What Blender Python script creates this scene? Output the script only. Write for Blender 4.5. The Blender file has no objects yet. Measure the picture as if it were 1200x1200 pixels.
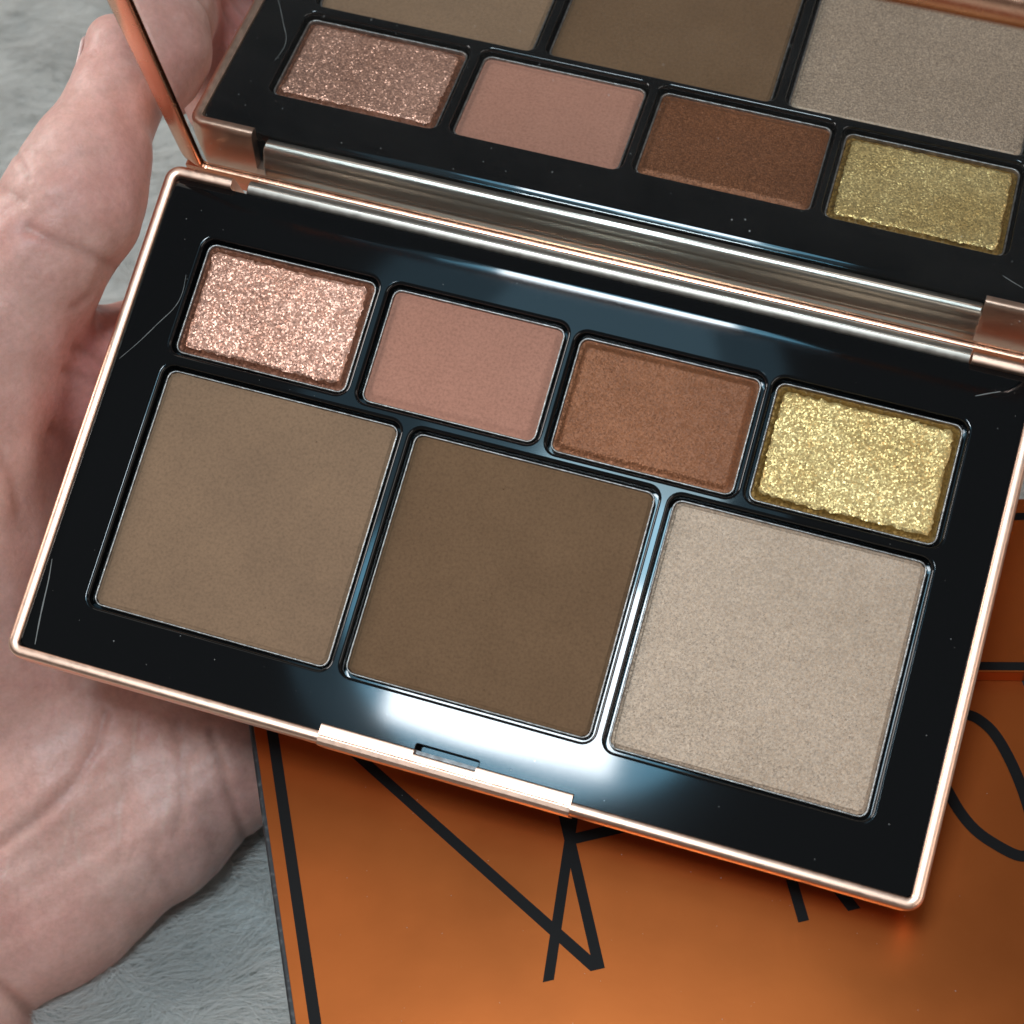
import bpy, bmesh, math, random
import numpy as np
from mathutils import Matrix, Vector

random.seed(7)
rng = np.random.default_rng(11)
C = bpy.context.scene.collection
MM = 0.001

# ---------------------------------------------------------------- frames of reference
# world: X along the long side of the printed box, Y away from the viewer, Z up; origin on the box top
FPX = 2069.536                                   # focal length in pixels of a 1200 px frame
O = np.array([0.0, 0.0, 251.117542])
B = np.array([[0.974051, -0.199967, -0.106011],
              [-0.226284, -0.850924, -0.47405],
              [0.004587, 0.485738, -0.874093]])  # columns: world axes seen from the camera
RP = np.array([[0.95599, 0.273805, -0.10542],
               [0.247604, -0.945659, -0.210762],
               [-0.157399, 0.175383, -0.971836]])
TP = np.array([-53.625403, 11.500384, 225.914471])


def c2w(p):                                      # camera millimetres -> world millimetres
    return (np.asarray(p, float) - O) @ B


def p2w(p):                                      # palette millimetres -> world millimetres
    return c2w(np.asarray(p, float) @ RP.T + TP)


def mat4(R, t):
    m = Matrix.Identity(4)
    for i in range(3):
        for j in range(3):
            m[i][j] = R[i, j]
        m[i][3] = t[i]
    return m


# ---------------------------------------------------------------- camera
cam = bpy.data.cameras.new('camera')
cam_o = bpy.data.objects.new('camera', cam)
C.objects.link(cam_o)
cam_o.matrix_world = mat4(B.T @ np.diag([1.0, -1.0, -1.0]), c2w([0, 0, 0]) * MM)
cam.sensor_width = 36.0
cam.lens = 36.0 * FPX / 1200.0
cam.clip_start = 0.01
cam.clip_end = 20.0
cam.dof.use_dof = True
cam.dof.focus_distance = 0.228
cam.dof.aperture_fstop = 30.0
bpy.context.scene.camera = cam_o

# ---------------------------------------------------------------- room light and lamps
world = bpy.data.worlds.new('World')
bpy.context.scene.world = world
world.use_nodes = True
bg = world.node_tree.nodes['Background']
bg.inputs[0].default_value = (0.96, 0.97, 1.0, 1)
bg.inputs[1].default_value = 0.10

vs = bpy.context.scene.view_settings
vs.view_transform = 'Standard'
vs.look = 'None'
vs.exposure = 0.0
vs.gamma = 1.0


def area(name, pos, target, sx, sy, radiance, color, shape='RECTANGLE'):
    """rectangular lamp; pos / target in palette millimetres"""
    l = bpy.data.lights.new(name, 'AREA')
    l.shape = shape
    l.size, l.size_y = sx * MM, sy * MM
    l.energy = radiance * math.pi * (sx * MM) * (sy * MM)
    l.color = color
    o = bpy.data.objects.new(name, l)
    C.objects.link(o)
    a, b = Vector(p2w(pos) * MM), Vector(p2w(target) * MM)
    d = (b - a).normalized()
    up = Vector(p2w([0, 1, 0]) - p2w([0, 0, 0]))
    z = -d
    x = up.cross(z).normalized()
    y = z.cross(x)
    o.matrix_world = Matrix(((x.x, y.x, z.x, a.x), (x.y, y.y, z.y, a.y), (x.z, y.z, z.z, a.z), (0, 0, 0, 1)))
    return o


area('window_lamp', (-24, 70, 600), (50, 30, 0), 112, 92, 33.0, (0.97, 0.985, 1.0))
area('fringe_lamp', (-18, 82, 612), (50, 30, 0), 190, 160, 5.5, (0.26, 0.70, 1.0), 'ELLIPSE')  # added blue lamp, gives the window highlight a cyan fringe
area('upper_window', (4, 146, 606), (50, 30, 0), 84, 58, 9.0, (0.62, 0.88, 1.0))
area('sky_lamp', (-34, 165, 640), (50, 30, 0), 150, 230, 0.75, (0.40, 0.76, 1.0), 'ELLIPSE')
area('sky_lamp', (-50, 150, 660), (50, 30, 0), 260, 330, 0.6, (0.36, 0.74, 1.0), 'ELLIPSE')
area('foil_fill', (-400, 780, 560), (50, 20, 0), 560, 360, 0.76, (1.0, 0.93, 0.84))  # added fill lamp, unseen, brightens the orange foil
area('rim_fill', (520, -40, 420), (60, 20, 0), 260, 420, 2.6, (1.0, 0.93, 0.87))  # added soft lamp from the right, brightens the metal rim
area('side_window', (-640, 250, 330), (-20, 50, 0), 300, 320, 11.0, (1.0, 0.97, 0.95))


# ---------------------------------------------------------------- materials
def mat(name, **kw):
    m = bpy.data.materials.new(name)
    m.use_nodes = True
    nt = m.node_tree
    b = nt.nodes['Principled BSDF']
    for k, v in kw.items():
        if isinstance(v, tuple) and len(v) == 3:
            v = v + (1.0,)
        b.inputs[k.replace('_', ' ')].default_value = v
    return m, nt, b


def N(nt, t, **kw):
    n = nt.nodes.new(t)
    for k, v in kw.items():
        setattr(n, k, v)
    return n


def coords(nt):
    return N(nt, 'ShaderNodeTexCoord').outputs['Object']


def noise(nt, scale, detail=3.0, rough=0.5, vec=None):
    n = N(nt, 'ShaderNodeTexNoise')
    n.inputs['Scale'].default_value = scale
    n.inputs['Detail'].default_value = detail
    n.inputs['Roughness'].default_value = rough
    nt.links.new(vec if vec else coords(nt), n.inputs['Vector'])
    return n


def ramp(nt, fac, stops):
    r = N(nt, 'ShaderNodeValToRGB')
    e = r.color_ramp.elements
    while len(e) < len(stops):
        e.new(0.5)
    for i, (p, c) in enumerate(stops):
        e[i].position = p
        e[i].color = tuple(c) + (1.0,) if len(c) == 3 else c
    nt.links.new(fac, r.inputs['Fac'])
    return r


def bump(nt, b, height, strength, dist, normal=None):
    n = N(nt, 'ShaderNodeBump')
    n.inputs['Strength'].default_value = strength
    n.inputs['Distance'].default_value = dist
    nt.links.new(height, n.inputs['Height'])
    if normal:
        nt.links.new(normal, n.inputs['Normal'])
    nt.links.new(n.outputs[0], b.inputs['Normal'])
    return n


def vmath(nt, op, a, b_):
    n = N(nt, 'ShaderNodeVectorMath', operation=op)
    for i, v in enumerate((a, b_)):
        if v is None:
            continue
        if isinstance(v, (tuple, list)):
            n.inputs[i].default_value = v
        elif isinstance(v, (int, float)):
            n.inputs['Scale'].default_value = v
        else:
            nt.links.new(v, n.inputs[i])
    return n.outputs[0]


def flake_normal(nt, scale, amount):
    """random facet tilt per voronoi cell: mica or glitter grains"""
    v = N(nt, 'ShaderNodeTexVoronoi')
    v.inputs['Scale'].default_value = scale
    nt.links.new(coords(nt), v.inputs['Vector'])
    c = vmath(nt, 'SUBTRACT', v.outputs['Color'], (0.5, 0.5, 0.5))
    n = N(nt, 'ShaderNodeVectorMath', operation='SCALE')
    nt.links.new(c, n.inputs[0])
    n.inputs['Scale'].default_value = amount
    g = N(nt, 'ShaderNodeNewGeometry')
    ln = noise(nt, 420, 2, 0.5)
    lc = vmath(nt, 'SUBTRACT', ln.outputs['Color'], (0.5, 0.5, 0.5))
    l2 = N(nt, 'ShaderNodeVectorMath', operation='SCALE')
    nt.links.new(lc, l2.inputs[0])
    l2.inputs['Scale'].default_value = amount * 0.5
    s = vmath(nt, 'ADD', n.outputs[0], g.outputs['Normal'])
    s = vmath(nt, 'ADD', s, l2.outputs[0])
    return vmath(nt, 'NORMALIZE', s, None), v


def powder_mat(name, col, dark, speck=0.03, rough=0.85, shimmer=0.0, fscale=3000, famt=0.6, fl_rough=0.4, sheen=0.0):
    m, nt, b = mat(name, Roughness=rough)
    b.inputs['Specular IOR Level'].default_value = 0.25
    n1 = noise(nt, 260 if shimmer > 0.6 else 75, 5, 0.65)
    r1 = ramp(nt, n1.outputs['Fac'], [(0.33, dark), (0.66, col)])
    n2 = noise(nt, 2600, 2, 0.6)
    r2 = ramp(nt, n2.outputs['Fac'], [(0.25, (0.80, 0.80, 0.80)), (0.5, (1, 1, 1)), (0.74, (1 + speck * 4,) * 3)])
    mx = N(nt, 'ShaderNodeMix', data_type='RGBA', blend_type='MULTIPLY')
    mx.inputs['Factor'].default_value = 1.0
    nt.links.new(r1.outputs[0], mx.inputs['A'])
    nt.links.new(r2.outputs[0], mx.inputs['B'])
    nt.links.new(mx.outputs['Result'], b.inputs['Base Color'])
    h = noise(nt, 1800, 3, 0.65)
    if shimmer <= 0:
        bump(nt, b, h.outputs['Fac'], 0.35, 0.0001)
    else:
        fn, v = flake_normal(nt, fscale, famt)
        nt.links.new(fn, b.inputs['Normal'])
        b.inputs['Metallic'].default_value = shimmer
        b.inputs['Roughness'].default_value = fl_rough
        # each grain its own tint
        sep = N(nt, 'ShaderNodeSeparateColor')
        nt.links.new(v.outputs['Color'], sep.inputs[0])
        rr = ramp(nt, sep.outputs[0], [(0.0, (0.7, 0.7, 0.7)), (1.0, (1.25, 1.22, 1.15))])
        m2 = N(nt, 'ShaderNodeMix', data_type='RGBA', blend_type='MULTIPLY')
        m2.inputs['Factor'].default_value = 1.0
        nt.links.new(mx.outputs['Result'], m2.inputs['A'])
        nt.links.new(rr.outputs[0], m2.inputs['B'])
        nt.links.new(m2.outputs['Result'], b.inputs['Base Color'])
    return m


M = {}
M['tan'] = powder_mat('matte_tan_powder', (0.290, 0.176, 0.104), (0.246, 0.150, 0.090))
M['brown'] = powder_mat('matte_brown_powder', (0.196, 0.109, 0.056), (0.170, 0.093, 0.047))
M['champagne'] = powder_mat('champagne_shimmer_powder', (0.53, 0.385, 0.288), (0.475, 0.342, 0.252), 0.05, 0.6, 0.4, 6800, 0.34, 0.5)
M['rose'] = powder_mat('matte_rose_powder', (0.49, 0.228, 0.158), (0.45, 0.206, 0.142))
M['bronze'] = powder_mat('bronze_satin_powder', (0.29, 0.108, 0.049), (0.24, 0.088, 0.040), 0.04, 0.6, 0.4, 6400, 0.32, 0.45)
M['rose_glitter'] = powder_mat('rose_gold_glitter', (0.74, 0.40, 0.30), (0.55, 0.28, 0.20), 0.1, 0.4, 0.55, 5000, 0.5, 0.36)
M['gold_glitter'] = powder_mat('yellow_gold_glitter', (0.88, 0.64, 0.29), (0.68, 0.45, 0.17), 0.1, 0.4, 0.55, 5000, 0.5, 0.36)
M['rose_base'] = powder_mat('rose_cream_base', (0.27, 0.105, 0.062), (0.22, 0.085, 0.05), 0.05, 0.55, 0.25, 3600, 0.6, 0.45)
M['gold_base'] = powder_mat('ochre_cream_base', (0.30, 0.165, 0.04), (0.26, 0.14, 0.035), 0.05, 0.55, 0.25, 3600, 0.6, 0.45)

# glossy black plastic
m, nt, b = mat('black_gloss_plastic', Base_Color=(0.004, 0.0045, 0.005), Roughness=0.1)
n = noise(nt, 22, 2, 0.5)
r = ramp(nt, n.outputs['Fac'], [(0.35, (0.035,) * 3), (0.7, (0.075,) * 3)])
nt.links.new(r.outputs[0], b.inputs['Roughness'])
n2 = noise(nt, 26, 1, 0.4)
bump(nt, b, n2.outputs['Fac'], 0.12, 0.0012)
M['black'] = m


def metal(name, col, rough, bscale=900, bstr=0.04):
    m, nt, b = mat(name, Base_Color=col, Roughness=rough, Metallic=1.0)
    n = noise(nt, bscale, 3, 0.6)
    r = ramp(nt, n.outputs['Fac'], [(0.3, (rough * 0.85,) * 3), (0.7, (rough * 1.2,) * 3)])
    nt.links.new(r.outputs[0], b.inputs['Roughness'])
    bump(nt, b, n.outputs['Fac'], bstr, 0.00008)
    return m


M['rose_gold'] = metal('rose_gold_metal', (0.94, 0.59, 0.43), 0.36)
M['lid_gold'] = metal('rose_gold_lid_metal', (0.90, 0.47, 0.30), 0.24)
M['silver'] = metal('hinge_silver_metal', (0.64, 0.56, 0.48), 0.35, 900, 0.015)
M['tin'] = metal('pan_tin_metal', (0.40, 0.36, 0.33), 0.42, 2600, 0.7)
nt = M['tin'].node_tree
tn = noise(nt, 900, 3, 0.7)
tr_ = ramp(nt, tn.outputs['Fac'], [(0.36, (0.26, 0.23, 0.21)), (0.62, (0.46, 0.42, 0.39))])
nt.links.new(tr_.outputs[0], nt.nodes['Principled BSDF'].inputs['Base Color'])
M['catch'] = metal('catch_steel', (0.20, 0.20, 0.20), 0.5)

m, nt, b = mat('mirror_glass', Base_Color=(0.80, 0.82, 0.815), Roughness=0.0, Metallic=1.0)
df = N(nt, 'ShaderNodeBsdfDiffuse')
df.inputs[0].default_value = (0.6, 0.6, 0.58, 1)
mn = noise(nt, 60, 5, 0.7)
mr = ramp(nt, mn.outputs['Fac'], [(0.35, (0.02,) * 3), (0.75, (0.06,) * 3)])
ms = N(nt, 'ShaderNodeMixShader')
nt.links.new(mr.outputs[0], ms.inputs[0])
nt.links.new(b.outputs[0], ms.inputs[1])
nt.links.new(df.outputs[0], ms.inputs[2])
nt.links.new(ms.outputs[0], nt.nodes['Material Output'].inputs['Surface'])
M['mirror'] = m
M['gap_shade'] = mat('dark_gap_shade', Base_Color=(0.012, 0.01, 0.009), Roughness=0.5)[0]  # near-black colour for the shade in the gap round the mirror

# orange foil print
m, nt, b = mat('copper_orange_foil', Base_Color=(0.6, 0.16, 0.03), Roughness=0.31, Metallic=0.85)
n = noise(nt, 35, 4, 0.6)
r = ramp(nt, n.outputs['Fac'], [(0.3, (0.28,) * 3), (0.7, (0.35,) * 3)])
nt.links.new(r.outputs[0], b.inputs['Roughness'])
n1 = noise(nt, 28, 3, 0.6)
r1 = ramp(nt, n1.outputs['Fac'], [(0.3, (0.43, 0.098, 0.019)), (0.7, (0.50, 0.118, 0.023))])
nt.links.new(r1.outputs[0], b.inputs['Base Color'])
n3 = noise(nt, 900, 4, 0.7)
bump(nt, b, n3.outputs['Fac'], 0.05, 0.0001)
M['foil'] = m
m, nt, b = mat('black_ink', Base_Color=(0.009, 0.008, 0.008), Roughness=0.5)
b.inputs['Specular IOR Level'].default_value = 0.12
n = noise(nt, 1500, 2)
bump(nt, b, n.outputs['Fac'], 0.1, 0.00005)
M['ink'] = m
m, nt, b = mat('black_card_edge', Base_Color=(0.02, 0.022, 0.024), Roughness=0.5)
n = noise(nt, 1200, 3)
r = ramp(nt, n.outputs['Fac'], [(0.55, (0.016, 0.017, 0.019)), (0.75, (0.09, 0.09, 0.09))])
nt.links.new(r.outputs[0], b.inputs['Base Color'])
M['card'] = m
M['lint'] = mat('pale_lint', Base_Color=(0.55, 0.56, 0.55), Roughness=0.8)[0]
M['scuff'] = mat('grey_scuff', Base_Color=(0.20, 0.20, 0.19), Roughness=0.7)[0]

# fur
m, nt, b = mat('grey_fur_fibre', Roughness=0.6)
oi = N(nt, 'ShaderNodeAttribute', attribute_name='tint')
r = ramp(nt, oi.outputs['Fac'], [(0.0, (0.68, 0.665, 0.63)), (0.5, (0.80, 0.79, 0.755)), (1.0, (0.90, 0.885, 0.845))])
nt.links.new(r.outputs[0], b.inputs['Base Color'])
tr = N(nt, 'ShaderNodeBsdfTranslucent')
nt.links.new(r.outputs[0], tr.inputs['Color'])
ms = N(nt, 'ShaderNodeMixShader')
ms.inputs[0].default_value = 0.38
nt.links.new(b.outputs[0], ms.inputs[1])
nt.links.new(tr.outputs[0], ms.inputs[2])
nt.links.new(ms.outputs[0], nt.nodes['Material Output'].inputs['Surface'])
M['fur'] = m
m, nt, b = mat('fur_backing', Base_Color=(0.5, 0.51, 0.49), Roughness=0.9)
n = noise(nt, 300, 4, 0.7)
r = ramp(nt, n.outputs['Fac'], [(0.3, (0.42, 0.43, 0.41)), (0.7, (0.60, 0.61, 0.59))])
nt.links.new(r.outputs[0], b.inputs['Base Color'])
M['fur_base'] = m

# skin
m, nt, b = mat('skin', Roughness=0.43)
b.inputs['Subsurface Weight'].default_value = 0.35
b.inputs['Subsurface Radius'].default_value = (1.0, 0.36, 0.22)
b.inputs['Subsurface Scale'].default_value = 0.0022
b.inputs['Specular IOR Level'].default_value = 0.38
n1 = noise(nt, 75, 5, 0.62)
r1 = ramp(nt, n1.outputs['Fac'], [(0.28, (0.65, 0.325, 0.27)), (0.5, (0.72, 0.42, 0.35)), (0.74, (0.77, 0.50, 0.425))])
at = N(nt, 'ShaderNodeAttribute', attribute_name='flush')
mx = N(nt, 'ShaderNodeMix', data_type='RGBA', blend_type='MIX')
nt.links.new(at.outputs['Fac'], mx.inputs['Factor'])
nt.links.new(r1.outputs[0], mx.inputs['A'])
mx.inputs['B'].default_value = (0.78, 0.31, 0.27, 1)
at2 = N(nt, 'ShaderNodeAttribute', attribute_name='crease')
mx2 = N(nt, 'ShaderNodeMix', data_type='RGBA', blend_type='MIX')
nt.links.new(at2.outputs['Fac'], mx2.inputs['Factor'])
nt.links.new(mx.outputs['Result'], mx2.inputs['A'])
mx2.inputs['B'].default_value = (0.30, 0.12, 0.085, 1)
at3 = N(nt, 'ShaderNodeAttribute', attribute_name='pale')
mx3 = N(nt, 'ShaderNodeMix', data_type='RGBA', blend_type='MIX')
nt.links.new(at3.outputs['Fac'], mx3.inputs['Factor'])
nt.links.new(mx2.outputs['Result'], mx3.inputs['A'])
mx3.inputs['B'].default_value = (0.72, 0.56, 0.47, 1)
nf = noise(nt, 900, 3, 0.7)
rf = ramp(nt, nf.outputs['Fac'], [(0.3, (0.90, 0.87, 0.86)), (0.7, (1.06, 1.05, 1.05))])
mx4 = N(nt, 'ShaderNodeMix', data_type='RGBA', blend_type='MULTIPLY')
mx4.inputs['Factor'].default_value = 1.0
nt.links.new(mx3.outputs['Result'], mx4.inputs['A'])
nt.links.new(rf.outputs[0], mx4.inputs['B'])
nt.links.new(mx4.outputs['Result'], b.inputs['Base Color'])
v = N(nt, 'ShaderNodeTexVoronoi', feature='DISTANCE_TO_EDGE')
v.inputs['Scale'].default_value = 1050
wv = noise(nt, 300, 2)
tc = coords(nt)
mp = vmath(nt, 'ADD', tc, None)
sc_ = N(nt, 'ShaderNodeVectorMath', operation='SCALE')
nt.links.new(wv.outputs['Color'], sc_.inputs[0])
sc_.inputs['Scale'].default_value = 0.0012
add = N(nt, 'ShaderNodeVectorMath', operation='ADD')
nt.links.new(tc, add.inputs[0])
nt.links.new(sc_.outputs[0], add.inputs[1])
nt.links.new(add.outputs[0], v.inputs['Vector'])
b1 = N(nt, 'ShaderNodeBump')
b1.inputs['Strength'].default_value = 0.3
b1.inputs['Distance'].default_value = 0.00016
nt.links.new(v.outputs['Distance'], b1.inputs['Height'])
n5 = noise(nt, 260, 4, 0.6)
bump(nt, b, n5.outputs['Fac'], 0.13, 0.0006, b1.outputs[0])
M['skin'] = m
m, nt, b = mat('nail', Base_Color=(0.70, 0.46, 0.40), Roughness=0.25)
M['nail'] = m


# ---------------------------------------------------------------- object helpers
def link(name, me, parent=None, mats=()):
    o = bpy.data.objects.new(name, me)
    C.objects.link(o)
    for x in mats:
        me.materials.append(M[x])
    if parent:
        o.parent = parent
    return o


def build(name, verts, faces, mats, parent=None, smooth=True, fm=None, weighted=False, sharp=None):
    me = bpy.data.meshes.new(name)
    me.from_pydata([tuple(np.asarray(v, float) * MM) for v in verts], [], faces)
    me.update()
    if fm is not None:
        me.polygons.foreach_set('material_index', fm)
    bm = bmesh.new()
    bm.from_mesh(me)
    bmesh.ops.recalc_face_normals(bm, faces=bm.faces)
    bm.to_mesh(me)
    bm.free()
    if smooth:
        me.polygons.foreach_set('use_smooth', [True] * len(me.polygons))
        if sharp:
            me.set_sharp_from_angle(angle=math.radians(sharp))
        for p_ in me.polygons:
            if len(p_.vertices) > 8:
                p_.use_smooth = False
    o = link(name, me, parent, mats)
    if weighted:
        w = o.modifiers.new('weighted', 'WEIGHTED_NORMAL')
        w.keep_sharp = True
    return o


def rr(x0, y0, x1, y1, r, n=6, extra_top=()):
    """rounded rectangle, counter-clockwise"""
    r = max(r, 0.02)
    pts = []
    for cx, cy, a0 in ((x1 - r, y0 + r, -90), (x1 - r, y1 - r, 0), (x0 + r, y1 - r, 90), (x0 + r, y0 + r, 180)):
        for k in range(n + 1):
            a = math.radians(a0 + 90 * k / n)
            pts.append((cx + r * math.cos(a), cy + r * math.sin(a)))
        if a0 == 0:
            for x in sorted(extra_top, reverse=True):
                pts.append((x, y1))
    return pts


class Loft:
    def __init__(self):
        self.v, self.f, self.m = [], [], []

    def ring(self, pts):
        i = len(self.v)
        self.v += [tuple(p) for p in pts]
        return list(range(i, i + len(pts)))

    def bridge(self, a, b_, mi=0, closed=True):
        n = len(a)
        for k in range(n if closed else n - 1):
            self.f.append((a[k], a[(k + 1) % n], b_[(k + 1) % n], b_[k]))
            self.m.append(mi)

    def cap(self, a, mi=0):
        self.f.append(tuple(a))
        self.m.append(mi)

    def box(self, x0, x1, y0, y1, z0, z1, mi=0, tf=None):
        p = [(x, y, z) for z in (z0, z1) for y in (y0, y1) for x in (x0, x1)]
        if tf:
            p = [tf(*q) for q in p]
        i = len(self.v)
        self.v += p
        for q in ((0, 2, 3, 1), (4, 5, 7, 6), (0, 1, 5, 4), (2, 6, 7, 3), (0, 4, 6, 2), (1, 3, 7, 5)):
            self.f.append(tuple(i + k for k in q))
            self.m.append(mi)


def dense(pts, n):
    P = np.array(list(pts) + [pts[0]], float)
    t = np.concatenate([[0], np.cumsum(np.linalg.norm(np.diff(P, axis=0), axis=1))])
    u = np.linspace(0, t[-1], n, endpoint=False)
    return np.stack([np.interp(u, t, P[:, 0]), np.interp(u, t, P[:, 1])], 1)


def empty(name, label, cat, m4=None):
    o = bpy.data.objects.new(name, None)
    C.objects.link(o)
    o.empty_display_size = 0.01
    if m4 is not None:
        o.matrix_world = m4
    o['label'] = label
    o['category'] = cat
    return o


# ================================================================ fur throw (the surface everything lies on)
ZF = -36.5
fur = empty('fur_throw', 'pale grey fluffy fur throw spread flat under the hand and the box', 'blanket')
nx, ny = 90, 90
xs, ys = np.linspace(-420, 420, nx), np.linspace(-420, 420, ny)
gv = [(x, y, ZF + 0.8 * math.sin(x * 0.06 + 1) * math.sin(y * 0.05)) for y in ys for x in xs]
gf = [(j * nx + i, j * nx + i + 1, (j + 1) * nx + i + 1, (j + 1) * nx + i) for j in range(ny - 1) for i in range(nx - 1)]
base = build('backing', gv, gf, ['fur_base'], fur)


def fur_pile():
    dens = [(-190, -35, -130, 190, 11.0), (50, 130, -60, 90, 7.0), (-35, 50, 10, 110, 1.5)]
    P = []
    for x0, x1, y0, y1, d in dens:
        k = int((x1 - x0) * (y1 - y0) * d)
        P.append(np.stack([rng.uniform(x0, x1, k), rng.uniform(y0, y1, k)], 1))
    P = np.vstack(P)
    cc = np.stack([P[:, 0], P[:, 1], np.full(len(P), ZF)], 1) @ B.T + O      # keep to what can be seen round the hand, with a margin
    px = 600 + FPX * cc[:, :2] / cc[:, 2:3]
    keep = (px[:, 0] > -170) & (px[:, 0] < 460) & (px[:, 1] > -150) & (px[:, 1] < 1360)
    keep |= (px[:, 0] > 1080) & (px[:, 0] < 1400) & (px[:, 1] > 380) & (px[:, 1] < 760)
    keep |= rng.random(len(P)) < 0.08
    P = P[keep]
    k = len(P)

    def wob(x, y, s, ph):
        return np.sin(x * s + ph) * np.cos(y * s * 1.3 + ph * 2) + 0.6 * np.sin((x + y) * s * 2.1 + ph * 3)
    ang = 0.35 + 0.5 * wob(P[:, 0], P[:, 1], 0.09, 1.0) + 0.35 * wob(P[:, 0], P[:, 1], 0.33, 2.0) + rng.normal(0, 0.34, k)
    lift = np.clip(0.42 + 0.16 * wob(P[:, 0], P[:, 1], 0.21, 0.4) + rng.normal(0, 0.16, k), 0.08, 1.1)
    L = rng.uniform(5, 9.5, k)
    w = rng.uniform(0.04, 0.085, k)
    d = np.stack([np.cos(ang), -np.sin(ang)], 1)
    side = np.stack([-d[:, 1], d[:, 0]], 1)
    V = np.zeros((k, 7, 3))
    segs = [(0.0, 0.0), (0.35, 0.50), (0.72, 0.86), (1.0, 1.0)]
    for i, (s, hgt) in enumerate(segs):
        c = P + d * (L * s)[:, None] + side * (np.sin(s * 3 + P[:, 0]) * 0.5 * s)[:, None]
        z = ZF - 0.4 + L * lift * hgt * (1 - 0.35 * s)
        if i < 3:
            ww = (w * (1 - 0.25 * s))[:, None]
            V[:, 2 * i, :2] = c - side * ww * 0.5
            V[:, 2 * i + 1, :2] = c + side * ww * 0.5
            V[:, 2 * i, 2] = z
            V[:, 2 * i + 1, 2] = z
        else:
            V[:, 6, :2] = c
            V[:, 6, 2] = z
    idx = np.arange(k)[:, None] * 7
    q = np.concatenate([idx + np.array([[0, 1, 3, 2]]), idx + np.array([[2, 3, 5, 4]])], 0)
    t = idx + np.array([[4, 5, 6]])
    me = bpy.data.meshes.new('pile')
    me.vertices.add(k * 7)
    me.vertices.foreach_set('co', (V * MM).reshape(-1))
    loops = np.concatenate([q.reshape(-1), t.reshape(-1)])
    me.loops.add(len(loops))
    me.loops.foreach_set('vertex_index', loops.astype(np.int32))
    starts = np.concatenate([np.arange(2 * k) * 4, 8 * k + np.arange(k) * 3])
    me.polygons.add(3 * k)
    me.polygons.foreach_set('loop_start', starts.astype(np.int32))
    me.polygons.foreach_set('use_smooth', np.ones(3 * k, bool))
    me.update()
    me.validate()
    a = me.attributes.new('tint', 'FLOAT', 'POINT')
    tint = np.clip(0.5 + 0.16 * wob(P[:, 0], P[:, 1], 0.13, 5.0) + rng.normal(0, 0.16, k), 0, 1)
    a.data.foreach_set('value', np.repeat(tint, 7).astype(np.float32))
    o = link('pile', me, fur, ['fur'])
    o['kind'] = 'stuff'
    return o


fur_pile()

# ================================================================ printed box
BX0, BX1, BY0, BY1, BH = -41.5, 60.6, -112.0, -13.0, 34.0
boxo = empty('gift_box', 'large copper orange foil box with big black overlapping letters on its lid, under the palette', 'box',
             Matrix.Translation((0, 0, -BH * MM)))


def slab(L, x0, x1, y0, y1, z0, z1, r, e, mi=0, tf=None):
    """flat slab with rounded corners and a softened top edge"""
    tf = tf or (lambda x, y, z: (x, y, z))
    prof = [(0, z0), (0, z1 - e), (e * 0.3, z1 - e * 0.3), (e, z1)]
    rings = [L.ring([tf(x, y, z) for x, y in rr(x0 + i, y0 + i, x1 - i, y1 - i, max(r - i, 0.05), 4)]) for i, z in prof]
    L.cap(rings[0], mi)
    for a, b_ in zip(rings, rings[1:]):
        L.bridge(a, b_, mi)
    L.cap(rings[-1], mi)


L = Loft()
slab(L, BX0, BX1, BY0, BY1, 0, BH - 0.08, 0.4, 0.35)
build('box_body', L.v, L.f, ['card'], boxo, weighted=True, sharp=50)
L = Loft()
slab(L, BX0 + 0.72, BX1 - 0.72, BY0 + 0.72, BY1 - 0.72, BH - 0.3, BH, 0.3, 0.06)
build('lid_foil', L.v, L.f, ['foil'], boxo, weighted=True, sharp=50)


def strokes(name, polys, parent, z, t=0.05):
    L = Loft()
    for k, p in enumerate(polys):
        zz = z + 0.004 * k
        a = L.ring([(x, y, z - 0.02) for x, y in p])
        b_ = L.ring([(x, y, zz + t) for x, y in p])
        L.bridge(a, b_)
        L.cap(b_)
    return build(name, L.v, L.f, ['ink'], parent, smooth=False)


def band(path, w):
    """constant-width ribbon round an open path, as quads"""
    P = np.array(path, float)
    d = np.gradient(P, axis=0)
    d /= np.linalg.norm(d, axis=1)[:, None]
    s = np.stack([-d[:, 1], d[:, 0]], 1) * w / 2
    l, r_ = P + s, P - s
    return [tuple(map(tuple, (l[i], r_[i], r_[i + 1], l[i + 1]))) for i in range(len(P) - 1)]


def ribbon(name, paths, w, parent, z, polys=()):
    L = Loft()
    for k, path in enumerate(paths):
        P = np.array(path, float)
        d = np.gradient(P, axis=0)
        d /= np.linalg.norm(d, axis=1)[:, None]
        s = np.stack([-d[:, 1], d[:, 0]], 1) * w / 2
        zz = z + 0.05 + 0.004 * k
        a = L.ring([(*q, zz) for q in P + s])
        b_ = L.ring([(*q, zz) for q in P - s])
        L.bridge(a, b_, closed=False)
    for k, p in enumerate(polys):
        L.cap(L.ring([(x, y, z + 0.07 + 0.004 * k) for x, y in p]))
    return build(name, L.v, L.f, ['ink'], parent, smooth=False)


CT, CB = -15.6, -66.0          # cap line and baseline of the lettering
# N
strokes('letter', [[(-39.1, CB), (-37.6, CB), (-37.6, CT), (-39.1, CT)],
                   [(-39.1, CT - 0.1), (-37.6, CT - 0.1), (-1.72, CB), (-3.55, CB)],
                   [(-3.12, CB), (-1.72, CB), (-1.72, CT), (-3.12, CT)]], boxo, BH)
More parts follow.
